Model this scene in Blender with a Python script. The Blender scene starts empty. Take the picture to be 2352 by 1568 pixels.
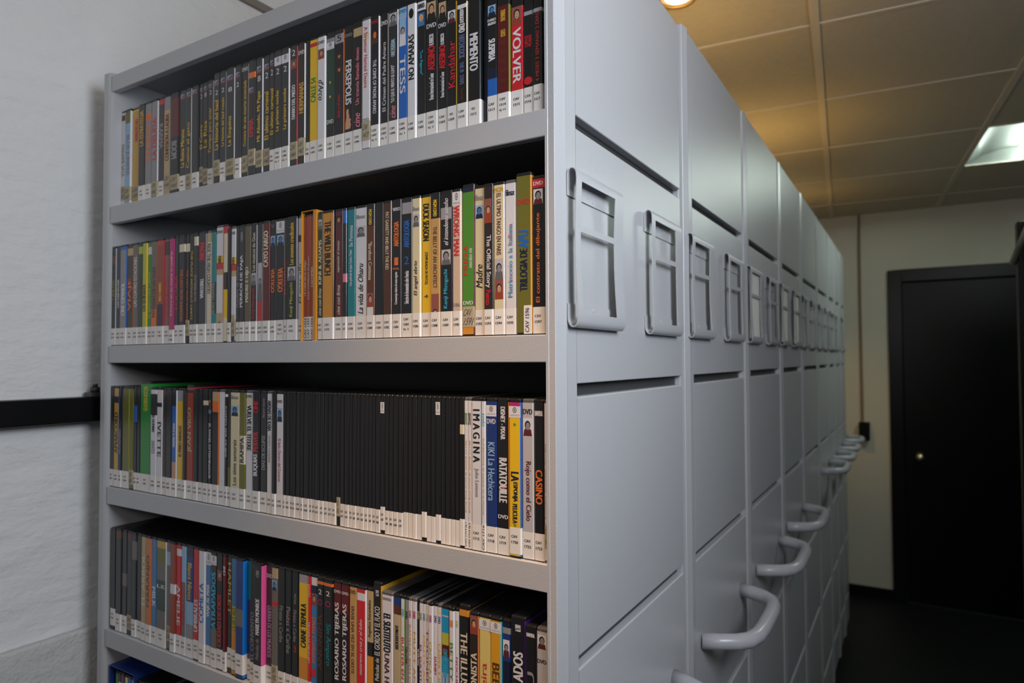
import bpy, bmesh, math, random
from mathutils import Vector, Matrix
random.seed(7)
sc = bpy.context.scene
COL = sc.collection
# ---------------------------------------------------------------- camera
cd = bpy.data.cameras.new('camera'); cam = bpy.data.objects.new('camera', cd); COL.objects.link(cam)
YAW, TILT, ROLL = math.radians(31.25), math.radians(1.55), math.radians(-0.23)
fwd = Vector((-math.sin(YAW)*math.cos(TILT), math.cos(YAW)*math.cos(TILT), math.sin(TILT)))
rgt = Vector((math.cos(YAW), math.sin(YAW), 0)); up = rgt.cross(fwd)
r2 = rgt*math.cos(ROLL)+up*math.sin(ROLL); u2 = -rgt*math.sin(ROLL)+up*math.cos(ROLL)
m3 = Matrix((r2, u2, -fwd)).transposed()
cam.matrix_world = Matrix.Translation((0.35474, -0.68106, 1.6)) @ m3.to_4x4()
cd.sensor_width = 36; cd.lens = 1524.2/2352*36; cd.clip_start = .02; cd.clip_end = 50
cd.dof.use_dof = True; cd.dof.focus_distance = .86; cd.dof.aperture_fstop = 5.0
sc.camera = cam
# ---------------------------------------------------------------- world, exposure
w = bpy.data.worlds.new('world'); sc.world = w; w.use_nodes = True
w.node_tree.nodes['Background'].inputs[0].default_value = (.5, .55, .6, 1)
w.node_tree.nodes['Background'].inputs[1].default_value = .006
sc.view_settings.view_transform = 'Standard'; sc.view_settings.look = 'None'
sc.view_settings.gamma = 1; sc.view_settings.exposure = 0; sc.view_settings.use_curve_mapping = False
# ---------------------------------------------------------------- lights of the room, plus unseen key and fill lights
def lamp(name, kind, loc, energy, color, rot=(0, 0, 0), **k):
    l = bpy.data.lights.new(name, kind); l.energy = energy; l.color = color
    for a, b in k.items(): setattr(l, a, b)
    o = bpy.data.objects.new(name, l); COL.objects.link(o); o.location = loc; o.rotation_euler = rot; return o
KEY = 14.2; FILL = 8; SPOT = 33
dv = Vector((-.70, .30, -.10)).normalized()
lamp('key_light', 'AREA', (.90, -.31, 2.05), KEY, (.88, .94, 1.0), rot=dv.to_track_quat('-Z', 'Y').to_euler(), shape='DISK', size=.60)  # unseen soft key light near the camera, placed to match the brightness falloff
dv = Vector((-.55, .9, -.28)).normalized()
lamp('fill_light', 'AREA', (.60, -1.9, 2.35), FILL, (1.0, .93, .90), rot=dv.to_track_quat('-Z', 'Y').to_euler(), size=.6)  # fill light added behind the camera to brighten shelf fronts and left wall
lamp('downlight_near_shelf', 'SPOT', (-.10, -.32, 2.53), 82, (1.0, .52, .16), spot_size=math.radians(56), spot_blend=1.0, shadow_soft_size=.03)
DOWN = [(-.175, 1.06), (-.27, 2.3), (-.37, 3.53)]
for i, (x, y) in enumerate(DOWN):
    lamp('downlight_lamp', 'SPOT', (x, y, 2.53), SPOT*(.5 if i == 2 else 1), (1.0, .58, .15), spot_size=math.radians(110), spot_blend=.7, shadow_soft_size=.03)

# ---------------------------------------------------------------- materials
def lin(c):
    return tuple((v/12.92 if v <= .04045 else ((v+.055)/1.055)**2.4) for v in c)
def hexc(h):
    return lin(tuple(int(h[i:i+2], 16)/255 for i in (0, 2, 4)))
MATS = {}
def mat(name, color, rough=.5, metal=0., coat=0., spec=.5, noise=None, bump=None, emit=None):
    if name in MATS: return MATS[name]
    m = bpy.data.materials.new(name); m.use_nodes = True; nt = m.node_tree; b = nt.nodes['Principled BSDF']
    b.inputs['Base Color'].default_value = (*color, 1); b.inputs['Roughness'].default_value = rough
    b.inputs['Metallic'].default_value = metal; b.inputs['Coat Weight'].default_value = coat
    b.inputs['Coat Roughness'].default_value = .12; b.inputs['Specular IOR Level'].default_value = spec
    if noise or bump:
        tc = nt.nodes.new('ShaderNodeTexCoord')
    if noise:   # (scale, amount)
        n = nt.nodes.new('ShaderNodeTexNoise'); n.inputs['Scale'].default_value = noise[0]; n.inputs['Detail'].default_value = 4
        nt.links.new(tc.outputs['Object'], n.inputs['Vector'])
        r = nt.nodes.new('ShaderNodeMapRange'); r.inputs['To Min'].default_value = 1-noise[1]; r.inputs['To Max'].default_value = 1+noise[1]
        nt.links.new(n.outputs['Fac'], r.inputs['Value'])
        mx = nt.nodes.new('ShaderNodeVectorMath'); mx.operation = 'SCALE'; mx.inputs[0].default_value = color
        nt.links.new(r.outputs['Result'], mx.inputs['Scale']); nt.links.new(mx.outputs['Vector'], b.inputs['Base Color'])
    if bump:    # list of (scale, distance, stretch)
        prev = None
        for s, d, st in bump:
            mp = nt.nodes.new('ShaderNodeMapping'); mp.inputs['Scale'].default_value = st
            nt.links.new(tc.outputs['Object'], mp.inputs['Vector'])
            n = nt.nodes.new('ShaderNodeTexNoise'); n.inputs['Scale'].default_value = s; n.inputs['Detail'].default_value = 3
            nt.links.new(mp.outputs['Vector'], n.inputs['Vector'])
            bp = nt.nodes.new('ShaderNodeBump'); bp.inputs['Strength'].default_value = 1; bp.inputs['Distance'].default_value = d
            nt.links.new(n.outputs['Fac'], bp.inputs['Height'])
            if prev: nt.links.new(prev.outputs['Normal'], bp.inputs['Normal'])
            prev = bp
        nt.links.new(prev.outputs['Normal'], b.inputs['Normal'])
    if emit:
        b.inputs['Emission Color'].default_value = (*emit[0], 1); b.inputs['Emission Strength'].default_value = emit[1]
    MATS[name] = m; return m
ONE = (1, 1, 1)
STEEL = mat('grey_powder_coat', (.47, .475, .505), .30, spec=.6, bump=[(650, .00022, ONE), (1700, .00010, ONE)])
STEEL_IN = mat('grey_steel_smooth', (.36, .375, .40), .45)
BOLT = mat('dull_bolt_steel', (.09, .09, .09), .4, metal=.6)
HANDLE = mat('grey_handle_paint', (.43, .43, .47), .28)
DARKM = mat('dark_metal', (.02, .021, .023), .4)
JOINT_SHADE = mat('joint_shade_paint', (.045, .047, .050), .5)  # near-black colour paints the shade inside the open joints
SCREW = mat('screw_steel', (.8, .8, .8), .35, metal=.5)
PLASTER = mat('rough_white_plaster', (.77, .78, .80), .85, bump=[(13, .007, (1, 1, 2.6)), (60, .0015, ONE), (160, .0008, ONE)])
PLASTER_LOW = mat('plaster_ledge', (.60, .60, .60), .85, bump=[(30, .006, ONE), (150, .002, ONE)])
WALLB = mat('beige_wall_paint', (.60, .57, .48), .8, noise=(3, .04))
WALLD = mat('dark_wall_paint', (.10, .10, .10), .8)
TILE = mat('ceiling_tile', (.58, .53, .43), .85, noise=(45, .10), bump=[(260, .0008, ONE)])
WALLSTRIP = mat('brown_grey_strip', (.24, .21, .19), .6)
TBAR = mat('ceiling_bar_paint', (.70, .63, .53), .6)
FLOORM = mat('black_floor', (.008, .010, .010), .5, spec=.3, noise=(6, .3))
BLACKP = mat('black_gloss_paint', (.004, .004, .005), .35, spec=.18)
FRAMEP = mat('black_frame_paint', (.006, .0065, .007), .30, spec=.2)
KNOB = mat('brushed_knob', (.75, .7, .6), .25, metal=1)
PAPER = mat('paper_card', (.75, .76, .70), .8)
BRASSRING = mat('brass_ring', (.65, .42, .2), .3, metal=.8)
BULB = mat('halogen_bulb', (1, .8, .5), .4, emit=((1, .78, .42), 9))
TUBE = mat('fluorescent_tube', (1, 1, 1), .4, emit=((.84, 1.0, .88), 72.0))
CONDUIT = mat('brown_conduit', (.22, .14, .08), .6)
BEIGESTRAP = mat('beige_strap', (.35, .32, .26), .7)
CASE = mat('black_case_plastic', (.012, .012, .013), .28)
CASEC = mat('smoked_case_plastic', (.10, .10, .11), .2)

PAL = dict(wt='d8d6dc', gy='8c8a90', GY='9a98a0', bk='17161a', KB='18171a', dg='2b2b2f', dk='1a1d1e', db='2c201c', nv='141c38', nb='1c3478', bl='1f62b8', lb='8fb4d8',
 sb='3c78b0', cb='1496cc', cy='38b4d8', tl='107c84', gn='1f8a34', gr='4c8a28', dn='1c3c2c', dgn='1c3c2c', lg='a0d0a8', yg='b4b83c', yl='e4b814', gd='c89c30', od='d08a28',
 **{'or': 'e0702c'}, ro='9c3c20', rk='4a2c1c', rd='c8202c', dr='5c1418', mr='5c2028', rb='943c28', rg='8c5048', mg='b4206c', pk='e07c8c', pu='4c2078', lv='b0a0c4', gb2='5c6890', hp='e0589c', be='1878d8', r2='a83430',
 br='5c3014', tn='b8a078', td='c0985c', ob='60543c', gb='6c6660', ol='6c6a24', cr='d8ccb4', cm='d8ccA8', pe='ccb4a0', sk='c89478', sn='c07848', sp='b8a888', py='d8c474', am='d49a1c', sv='b8b4b8', gp='606064')
def ink(k):
    n = 'print_'+k
    if n in MATS: return MATS[n]
    return mat(n, hexc(PAL[k]), .38, coat=.35 if k not in ('KB',) else .1)
STICK = mat('white_sticker_paper', hexc('e6e2e0'), .5, coat=.2)
STICKT = mat('tan_sticker_paper', hexc('b0a488'), .6)
INKB = mat('sticker_ink', (.03, .03, .035), .5)
INKH = mat('pen_ink', (.06, .06, .10), .5)

# ---------------------------------------------------------------- mesh helpers
class MB:
    def __init__(s): s.v = []; s.f = []; s.m = []; s.mats = []; s.sm = []
    def mi(s, m):
        if m not in s.mats: s.mats.append(m)
        return s.mats.index(m)
    def add(s, vs, fs, m, smooth=False):
        o = len(s.v); i = s.mi(m); s.v += [tuple(a) for a in vs]
        for f in fs: s.f.append([o+k for k in f]); s.m.append(i); s.sm.append(smooth)
    def box(s, a, b, m):
        (x0, y0, z0), (x1, y1, z1) = a, b
        s.add([(x0,y0,z0),(x1,y0,z0),(x1,y1,z0),(x0,y1,z0),(x0,y0,z1),(x1,y0,z1),(x1,y1,z1),(x0,y1,z1)],
              [(0,3,2,1),(4,5,6,7),(0,1,5,4),(1,2,6,5),(2,3,7,6),(3,0,4,7)], m)
    def prism(s, prof, axis, a, b, m, cap=True, closed=True, smooth=False):
        # prof: list of 2-D points in the plane normal to axis ('x': (y,z), 'y': (x,z), 'z': (x,y))
        def P(p, t): return {'x': (t, p[0], p[1]), 'y': (p[0], t, p[1]), 'z': (p[0], p[1], t)}[axis]
        n = len(prof); vs = [P(p, a) for p in prof]+[P(p, b) for p in prof]
        fs = [(i, (i+1) % n, n+(i+1) % n, n+i) for i in range(n if closed else n-1)]
        s.add(vs, fs, m, smooth)
        if cap and closed: s.add(vs, [tuple(range(n))[::-1], tuple(range(n, 2*n))], m)
    def tube(s, pts, r, m, seg=16):
        pts = [Vector(p) for p in pts]; n = len(pts); vs = []; U = Vector((0, 0, 1))
        for i, p in enumerate(pts):
            t = (pts[min(i+1, n-1)]-pts[max(i-1, 0)]).normalized()
            a = t.cross(U)
            if a.length < 1e-4: a = Vector((1, 0, 0))
            a.normalize(); b = a.cross(t)
            for k in range(seg):
                q = 2*math.pi*k/seg; vs.append(p+a*math.cos(q)*r+b*math.sin(q)*r)
        fs = [(i*seg+k, i*seg+(k+1) % seg, (i+1)*seg+(k+1) % seg, (i+1)*seg+k) for i in range(n-1) for k in range(seg)]
        s.add(vs, fs, m, True); s.add(vs, [tuple(range(seg))[::-1], tuple(range((n-1)*seg, n*seg))], m)
    def build(s, name, parent=None, loc=None, fix=True):
        me = bpy.data.meshes.new(name); me.from_pydata(s.v, [], s.f)
        for m in s.mats: me.materials.append(m)
        me.polygons.foreach_set('material_index', s.m); me.polygons.foreach_set('use_smooth', s.sm); me.update()
        if fix:
            bm = bmesh.new(); bm.from_mesh(me); bmesh.ops.remove_doubles(bm, verts=bm.verts, dist=1e-6)
            bmesh.ops.recalc_face_normals(bm, faces=bm.faces); bm.to_mesh(me); bm.free()
        o = bpy.data.objects.new(name, me); COL.objects.link(o)
        if parent: o.parent = parent
        if loc: o.location = loc
        return o
def bevel(o, wdt, seg=2, ang=40):
    md = o.modifiers.new('bevel', 'BEVEL'); md.width = wdt; md.segments = seg; md.limit_method = 'ANGLE'; md.angle_limit = math.radians(ang); return o
def tag(o, label=None, cat=None, group=None, kind=None):
    if label: o['label'] = label
    if cat: o['category'] = cat
    if group: o['group'] = group
    if kind: o['kind'] = kind
    return o
def empty(name, loc=(0, 0, 0)):
    o = bpy.data.objects.new(name, None); COL.objects.link(o); o.location = loc; o.empty_display_size = .05; return o
# text as mesh outlines, cached per string
TCACHE = {}
def glyphs(txt, bold=0.):
    bold = 0.; k = (txt, bold)
    if k in TCACHE: return TCACHE[k]
    c = bpy.data.curves.new('t', 'FONT'); c.body = txt; c.resolution_u = 3; c.offset = bold; c.fill_mode = 'FRONT'
    o = bpy.data.objects.new('t', c); COL.objects.link(o)
    dg = bpy.context.evaluated_depsgraph_get(); dg.update()
    me = bpy.data.meshes.new_from_object(o.evaluated_get(dg))
    vs = [(v.co.x, v.co.y) for v in me.vertices]; fs = [tuple(p.vertices) for p in me.polygons]
    bpy.data.objects.remove(o); bpy.data.curves.remove(c); bpy.data.meshes.remove(me)
    if vs:
        x0 = min(a for a, b in vs); x1 = max(a for a, b in vs); y0 = min(b for a, b in vs); y1 = max(b for a, b in vs)
        vs = [((a-x0)/max(x1-x0, 1e-6), (b-y0)/max(y1-y0, 1e-6)) for a, b in vs]
    TCACHE[k] = (vs, fs); return TCACHE[k]
def put_text(mb, txt, d, cx, z0, z1, hw, y, m, bold=.012, shear=0.):
    """d: 'd' reads downward, 'u' upward, 'h' across; between heights z0<z1, centred on cx, half width hw, on the plane y"""
    vs, fs = glyphs(txt)
    dl = hw*(.10 if bold > .01 else .045)/max(z1-z0, 1e-4) if d != 'h' else (.02 if bold > .01 else 0.)
    for q_, sh in enumerate((0, -dl, dl) if dl else (0,)):
     out = []; y -= .00003 if q_ else 0
     for a, b in vs:
        a2 = a+sh+shear*(b-.5)*2*hw/max(z1-z0, 1e-4)
        if d == 'd': out.append((cx+(b-.5)*2*hw, y, z1-(z1-z0)*a2))
        elif d == 'u': out.append((cx-(b-.5)*2*hw, y, z0+(z1-z0)*a2))
        else: out.append((cx+(a2-.5)*2*hw, y, z0+(z1-z0)*b))
     mb.add(out, fs, m)
def oval(mb, cx, cz, rx, rz, y, m, n=16, inner=None):
    P = [(cx+rx*math.cos(2*math.pi*k/n), y, cz+rz*math.sin(2*math.pi*k/n)) for k in range(n)]
    if inner is None: mb.add(P, [tuple(range(n))], m)
    else:
        Q = [(cx+rx*inner*math.cos(2*math.pi*k/n), y, cz+rz*inner*math.sin(2*math.pi*k/n)) for k in range(n)]
        mb.add(P+Q, [(k, (k+1) % n, n+(k+1) % n, n+k) for k in range(n)], m)
def quad(mb, x0, x1, z0, z1, y, m): mb.add([(x0,y,z0),(x1,y,z0),(x1,y,z1),(x0,y,z1)], [(0,1,2,3)], m)

# ---------------------------------------------------------------- the room
CEIL = 2.576; XL = -1.06; YB = 4.40; XR = 2.3; YF = -3.0
def struct(name, mb, **k):
    return tag(mb.build(name, **k), kind='structure')
b = MB(); b.box((XL-.1, YF, -.06), (XR, YB, 0), FLOORM); struct('floor', b)
b = MB(); b.box((XL-.1, YF, 0), (XL, YB, CEIL+.2), PLASTER); struct('wall_left', b)
b = MB(); b.box((XL, YF, 0), (XL+.020, YB, 1.078), PLASTER_LOW); bevel(struct('trim_1', b), .006, 3)
b = MB(); b.box((XL-.1, YB, 0), (.208, YB+.1, CEIL+.2), WALLB); b.box((.208, YB, 2.18), (1.29, YB+.1, CEIL+.2), WALLB); b.box((1.29, YB, 0), (XR, YB+.1, CEIL+.2), WALLB)
struct('wall_back', b)
b = MB(); b.box((XR, YF, 0), (XR+.1, YB, CEIL+.2), WALLD); struct('wall_right', b)
b = MB(); b.box((XL, YF-.1, 0), (XR, YF, CEIL+.2), WALLD); struct('wall_front', b)
b = MB(); b.box((XL, YB-.014, 0), (.208, YB, .072), BLACKP); struct('baseboard_back', b)
b = MB(); b.box((XL, -2.9, 2.490), (XL+.012, YB, 2.509), WALLSTRIP); struct('trim_2', b)  # thin brown-grey strip along the left wall below the ceiling
# ceiling of tiles, turned a few degrees against the room; one tile is open for the light fitting
GA = math.radians(4.70); P = .61; PY = .64
gd = Vector((-math.sin(GA), math.cos(GA), 0)); gr = Vector((math.cos(GA), math.sin(GA), 0))
O0 = Vector((.1225, 1.418, 0))      # crossing of a main bar and a cross bar
def grid(i, j): return O0+gr*P*i+gd*PY*j
def gq(a0, a1, b0, b1, z): 
    return [tuple(O0+gr*a0+gd*b0+Vector((0,0,z))), tuple(O0+gr*a1+gd*b0+Vector((0,0,z))), tuple(O0+gr*a1+gd*b1+Vector((0,0,z))), tuple(O0+gr*a0+gd*b1+Vector((0,0,z)))]
def gbox(mb, a0, a1, b0, b1, z0, z1, m):
    mb.add(gq(a0, a1, b0, b1, z0)+gq(a0, a1, b0, b1, z1), [(0,3,2,1),(4,5,6,7),(0,1,5,4),(1,2,6,5),(2,3,7,6),(3,0,4,7)], m)
LT = (1, 2)
b = MB()
for i in range(-4, 4):
    for j in range(-8, 6):
        if (i, j) == LT: continue
        gbox(b, i*P, (i+1)*P, j*PY, (j+1)*PY, CEIL, CEIL+.015, TILE)
struct('ceiling', b)
b = MB()
for i in range(-3, 4): gbox(b, i*P-.012, i*P+.012, -8*PY, 6*PY, CEIL-.006, CEIL+.001, TBAR)
for j in range(-7, 6): gbox(b, -4*P, 4*P, j*PY-.006, j*PY+.006, CEIL-.003, CEIL+.001, TBAR)
struct('trim_3', b)
# light fitting in the open tile: a recessed white tray with two tubes
t = tag(empty('ceiling_light', tuple(grid(1.5, 2.5)+Vector((0, 0, CEIL)))), 'recessed ceiling light fitting glowing greenish white in a ceiling tile', 'ceiling light')
inv = -t.location
def shifted(mb):
    mb.v = [tuple(Vector(v)+inv) for v in mb.v]; return mb
TRAY = mat('white_tray_enamel', (.072, .078, .072), .6)
b = MB(); a0, a1, b0, b1 = P+.012, 2*P-.012, 2*PY+.008, 3*PY-.008; n = 8
for k in range(n):
    def zz(u): return CEIL+.07*math.sin(math.pi*u)**.6
    ua, ub = k/n, (k+1)/n
    q0 = gq(a0+(a1-a0)*ua, a0+(a1-a0)*ub, b0, b1, 0)
    vs = [(q0[0][0], q0[0][1], zz(ua)), (q0[1][0], q0[1][1], zz(ub)), (q0[2][0], q0[2][1], zz(ub)), (q0[3][0], q0[3][1], zz(ua))]
    b.add(vs, [(0, 1, 2, 3)], TRAY, True)
gbox(b, a0, a1, b0-.004, b0, CEIL, CEIL+.075, TRAY); gbox(b, a0, a1, b1, b1+.004, CEIL, CEIL+.075, TRAY)
shifted(b).build('reflector_tray', t)
for uu in (.38, .62):
    b = MB(); p0 = O0+gr*(a0+(a1-a0)*uu)+gd*(b0+.03); p1 = O0+gr*(a0+(a1-a0)*uu)+gd*(b1-.03)
    b.tube([tuple(p0+Vector((0,0,CEIL+.03))), tuple(p1+Vector((0,0,CEIL+.03)))], .013, TUBE, 12); shifted(b).build('tube', t)
WORDS = ['second', 'third', 'fourth']
for i, (x, y) in enumerate(DOWN):
    if i: continue
    t = tag(empty('downlight', (x, y, CEIL)), 'round recessed amber downlight in the ceiling above the shelving units', 'ceiling light')
    b = MB(); n = 32; R0, R1 = .042, .056
    ring = [(R0, .012), (R0+.002, -.004), (R1-.004, -.008), (R1, -.002)]
    vs = [(r*math.cos(2*math.pi*k/n), r*math.sin(2*math.pi*k/n), z) for k in range(n) for r, z in ring]
    b.add(vs, [(k*4+j, ((k+1) % n)*4+j, ((k+1) % n)*4+j+1, k*4+j+1) for k in range(n) for j in range(3)], BRASSRING, True); b.build('trim_ring', t)
    b = MB(); vs = [(0, 0, -.014)]+[(r*math.cos(2*math.pi*k/n), r*math.sin(2*math.pi*k/n), z) for r, z in ((.02, -.011), (.034, -.004), (.040, .006)) for k in range(n)]
    fs = [(0, 1+k, 1+(k+1) % n) for k in range(n)]+[(1+j*n+k, 1+(j+1)*n+k, 1+(j+1)*n+(k+1) % n, 1+j*n+(k+1) % n) for j in range(2) for k in range(n)]
    b.add(vs, fs, BULB, True); b.build('bulb', t)
# door in the back wall
d = tag(empty('door_1', (.70, YB, 0)), kind='structure')
b = MB()
def dl(x): return x-.70
b.box((dl(.208), -.025, 0), (dl(.285), .06, 2.18), FRAMEP); b.box((dl(1.215), -.025, 0), (dl(1.29), .06, 2.18), FRAMEP); b.box((dl(.285), -.025, 2.10), (dl(1.215), .06, 2.18), FRAMEP)
bevel(b.build('door_frame', d), .004)
b = MB(); b.box((dl(.288), .004, .008), (dl(1.212), .045, 2.097), BLACKP); bevel(b.build('door_leaf', d), .003)
b = MB(); n = 24
prof = [(0, .004), (.026, .004), (.026, -.002), (.012, -.006), (.010, -.03), (.024, -.042), (.027, -.055), (.018, -.066), (0, -.068)]
vs = [(r*math.cos(2*math.pi*k/n), yy, r*math.sin(2*math.pi*k/n)) for k in range(n) for r, yy in prof]; L = len(prof)
b.add(vs, [(k*L+j, ((k+1) % n)*L+j, ((k+1) % n)*L+j+1, k*L+j+1) for k in range(n) for j in range(L-1)], KNOB, True)
b.build('door_knob', d, (dl(.372), 0, .956))
# black box and conduit on the back wall
t = tag(empty('switch_box', (.057, YB, 1.05)), 'small black switch box on the beige wall beside the black door', 'switch box')
b = MB(); b.box((-.032, -.05, 0), (.032, 0, .12), BLACKP); bevel(b.build('housing', t), .004)
b = MB(); b.box((-.016, -.056, .03), (.016, -.05, .09), FRAMEP); bevel(b.build('switch_plate', t), .002)
b = MB(); b.box((-.020, -.014, .12), (-.006, -.001, CEIL-1.05), CONDUIT); b.build('conduit', t)
# rail on the left wall
t = tag(empty('wall_rail', (XL, .1, 1.5)), 'black steel rail running along the rough white wall left of the shelves', 'rail')
b = MB(); b.box((.001, -2.6, -.018), (.040, 1.3, .030), BLACKP); bevel(b.build('rail', t), .003)
b = MB(); b.box((.012, -.098, .0305), (.039, -.066, .0385), BOLT); b.tube([(.027, -.085, .0385), (.027, -.085, .049)], .0085, BOLT, 6); b.tube([(.027, -.085, .049), (.027, -.085, .055)], .0048, BOLT, 10); b.build('bracket_bolt', t)
# dark cabinet at the right edge of the view
t = tag(empty('dark_cabinet', (.95, 2.25, 0)), 'tall black cabinet standing in the aisle at the far right edge', 'cabinet')
b = MB(); b.box((-.29, -.65, 0), (.3, -.262, 2.037), BLACKP); bevel(b.build('body', t), .004)
b = MB(); b.box((-.312, -.32, 0), (-.291, -.262, 2.03), BLACKP); bevel(b.build('corner_post', t), .003)
b = MB(); b.tube([(-.27, -.252, 1.90), (-.305, -.250, 1.902), (-.320, -.262, 1.908), (-.322, -.45, 1.935), (-.322, -.66, 1.965), (-.30, -.66, 1.967)], .009, BEIGESTRAP, 8); b.build('strap', t)

# ---------------------------------------------------------------- mobile shelving units
SLOTS = [.2395, .5700, .9010, 1.2315, 1.5620, 1.8950]       # middle of each open joint in the end panels
def end_panel_parts(t, y0, yl, ztop, dark):
    """y0: front edge, yl: length of the end panel"""
    ox, oy = t.location.x, t.location.y
    y0 -= oy; ye = y0+yl
    b = MB()                        # folded front edge, margin and recessed backing
    prof = [(-.0124, y0), (-.009, y0), (-.0085, y0+.0006), (-.0006, y0+.0003), (.0004, y0+.001), (.0034, y0+.0185), (.0040, y0+.021), (.0036, y0+.0232), (.0004, y0+.0275), (0, y0+.030), (0, y0+.0565), (-.0126, y0+.0565), (-.0126, y0+.02), (-.0124, y0+.02)]
    b.prism(prof, 'z', .06, ztop, STEEL); b.build('end_frame', t)
    b = MB(); b.box((-.0146, y0+.02, .06), (-.0127, ye, ztop-.002), JOINT_SHADE); b.build('joint_shade_backing', t)  # backing strip, slot shade put into its colour
    b = MB(); b.prism([(-.012, ye+.0035), (-.0045, ye+.0035), (-.0035, ye+.0045), (-.0035, ye+.011), (-.005, ye+.0145), (-.016, ye+.0145), (-.016, ye+.0035)], 'z', .06, ztop+.004, DARKM if dark else STEEL); b.build('rear_edge_strip', t)  # dark colour on one strip imitates the shaded gap behind the fifth unit
    zs = [.085]+[v for s in SLOTS for v in (s-.008, s+.008)]+[ztop]
    for k in range(0, len(zs), 2):
        z0, z1 = zs[k], zs[k+1]; r = .0026
        prof = [(-.0125, z0), (-.001, z0), (0, z0+.001)]
        if k < len(zs)-2:
            prof += [(0, z1-r)]+[(-r+r*math.cos(a*math.pi/12), z1-r+r*math.sin(a*math.pi/12)) for a in range(1, 7)]+[(-.0125, z1)]
        else: prof += [(0, z1-.0008), (-.0008, z1), (-.0125, z1)]
        b = MB(); b.prism(prof, 'y', y0+.0575, ye-.0005, STEEL, smooth=False); o = b.build('panel_section', t)
        for p in o.data.polygons: p.use_smooth = abs(p.normal.y) < .5
        o.data.set_sharp_from_angle(angle=math.radians(35)) if hasattr(o.data, 'set_sharp_from_angle') else None
def holder(t, y, paper=False, bow=0.003):
    oy = t.location.y; y -= oy
    prof = [(.0012, 1.797), (.0012, 1.822)]
    for k in range(0, 9):
        a = math.pi-k*math.pi/8; prof.append((.0072+.0060*math.cos(a), 1.822+.0075*math.sin(a)))
    prof = prof[:2]+prof[3:]; i0 = len(prof)-1
    zf = [1.815, 1.790, 1.762, 1.754, 1.72, 1.69, 1.665, 1.655]
    for z in zf:
        u = (1.815-z)/(1.815-1.655); prof.append((.0135-bow*math.sin(math.pi*u)*(1 if u < .8 else 1)+.0015*u, z))
    for k in range(1, 9):
        a = -k*math.pi/8; prof.append((.0081+.0069*math.cos(a), 1.650+.0115*math.sin(a)))
    prof.append((.0012, 1.667))
    ys = [y, y+.015, y+.120, y+.150]
    vs = [(p[0], yy, p[1]) for p in prof for yy in ys]; fs = []
    for k in range(len(prof)-1):
        zm = (prof[k][1]+prof[k+1][1])/2
        front = i0 <= k < i0+len(zf)
        for c in range(3):
            if c == 1 and front and (1.762 < zm < 1.815 or 1.655 < zm < 1.754): continue
            fs.append((k*4+c, k*4+c+1, (k+1)*4+c+1, (k+1)*4+c))
    b = MB(); b.add(vs, fs, STEEL, True); o = b.build('card_holder', t)
    md = o.modifiers.new('sheet', 'SOLIDIFY'); md.thickness = .0011; md.offset = 0; es = o.modifiers.new('creases', 'EDGE_SPLIT'); es.split_angle = math.radians(32)
    for zz in (1.803, 1.6615):
        b = MB(); n = 12
        b.add([(.0030, y+.072, zz)]+[(.0016, y+.072+.0034*math.cos(2*math.pi*k/n), zz+.0034*math.sin(2*math.pi*k/n)) for k in range(n)], [(0, 1+k, 1+(k+1) % n) for k in range(n)], SCREW, True)
        b.build('screw', o)
    if paper:
        b = MB(); b.box((.0075, y+.006, 1.650), (.0080, y+.140, 1.822), PAPER); b.build('paper_card', o)
def handle(t, ya, z=1.065, L=.33):
    oy = t.location.y; ya -= oy
    ctrl = [(-.001, 0), (.03, .012), (.058, .028), (.075, .046), (.085, .075), (.088, .115), (.088, .165), (.088, .215), (.085, .255), (.075, .284), (.058, .302), (.03, .318), (-.001, .33)]
    b = MB(); b.tube([(x, ya+y*L/.33, z) for x, y in ctrl], .0148, HANDLE, 20); b.build('handle', t)
ZT = [2.200, 2.212, 2.212, 2.212, 2.212, 2.208, 2.205, 2.20, 2.20]
Y0 = [0, .503, 1.003, 1.498, 1.952, 2.408, 2.830, 3.150, 3.450]
HY = [.092, .595, 1.098, 1.569, None, 2.46, 2.87, 3.185, 3.485]
HZ = [1.065, 1.065, 1.062, 1.070, 0, 1.115, 1.118, 1.125, 1.135]
UL = ['light grey steel mobile shelving unit with open dvd shelves, nearest in the row',
      'grey steel shelving end panel directly behind the unit holding the dvds, two empty card holders',
      'third grey steel shelving unit in the row, its first holder with white card',
      'fourth grey steel shelving unit in the row, both holders with white cards',
      'fifth grey steel shelving unit in the row, the one without a handle',
      'sixth grey steel shelving unit in the row, standing past the dark gap',
      'seventh grey steel shelving unit in the row, near the far end',
      'eighth grey steel shelving unit in the row, second from the back wall end',
      'ninth and last grey steel shelving unit, at the far end of the row']
units = []
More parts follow.
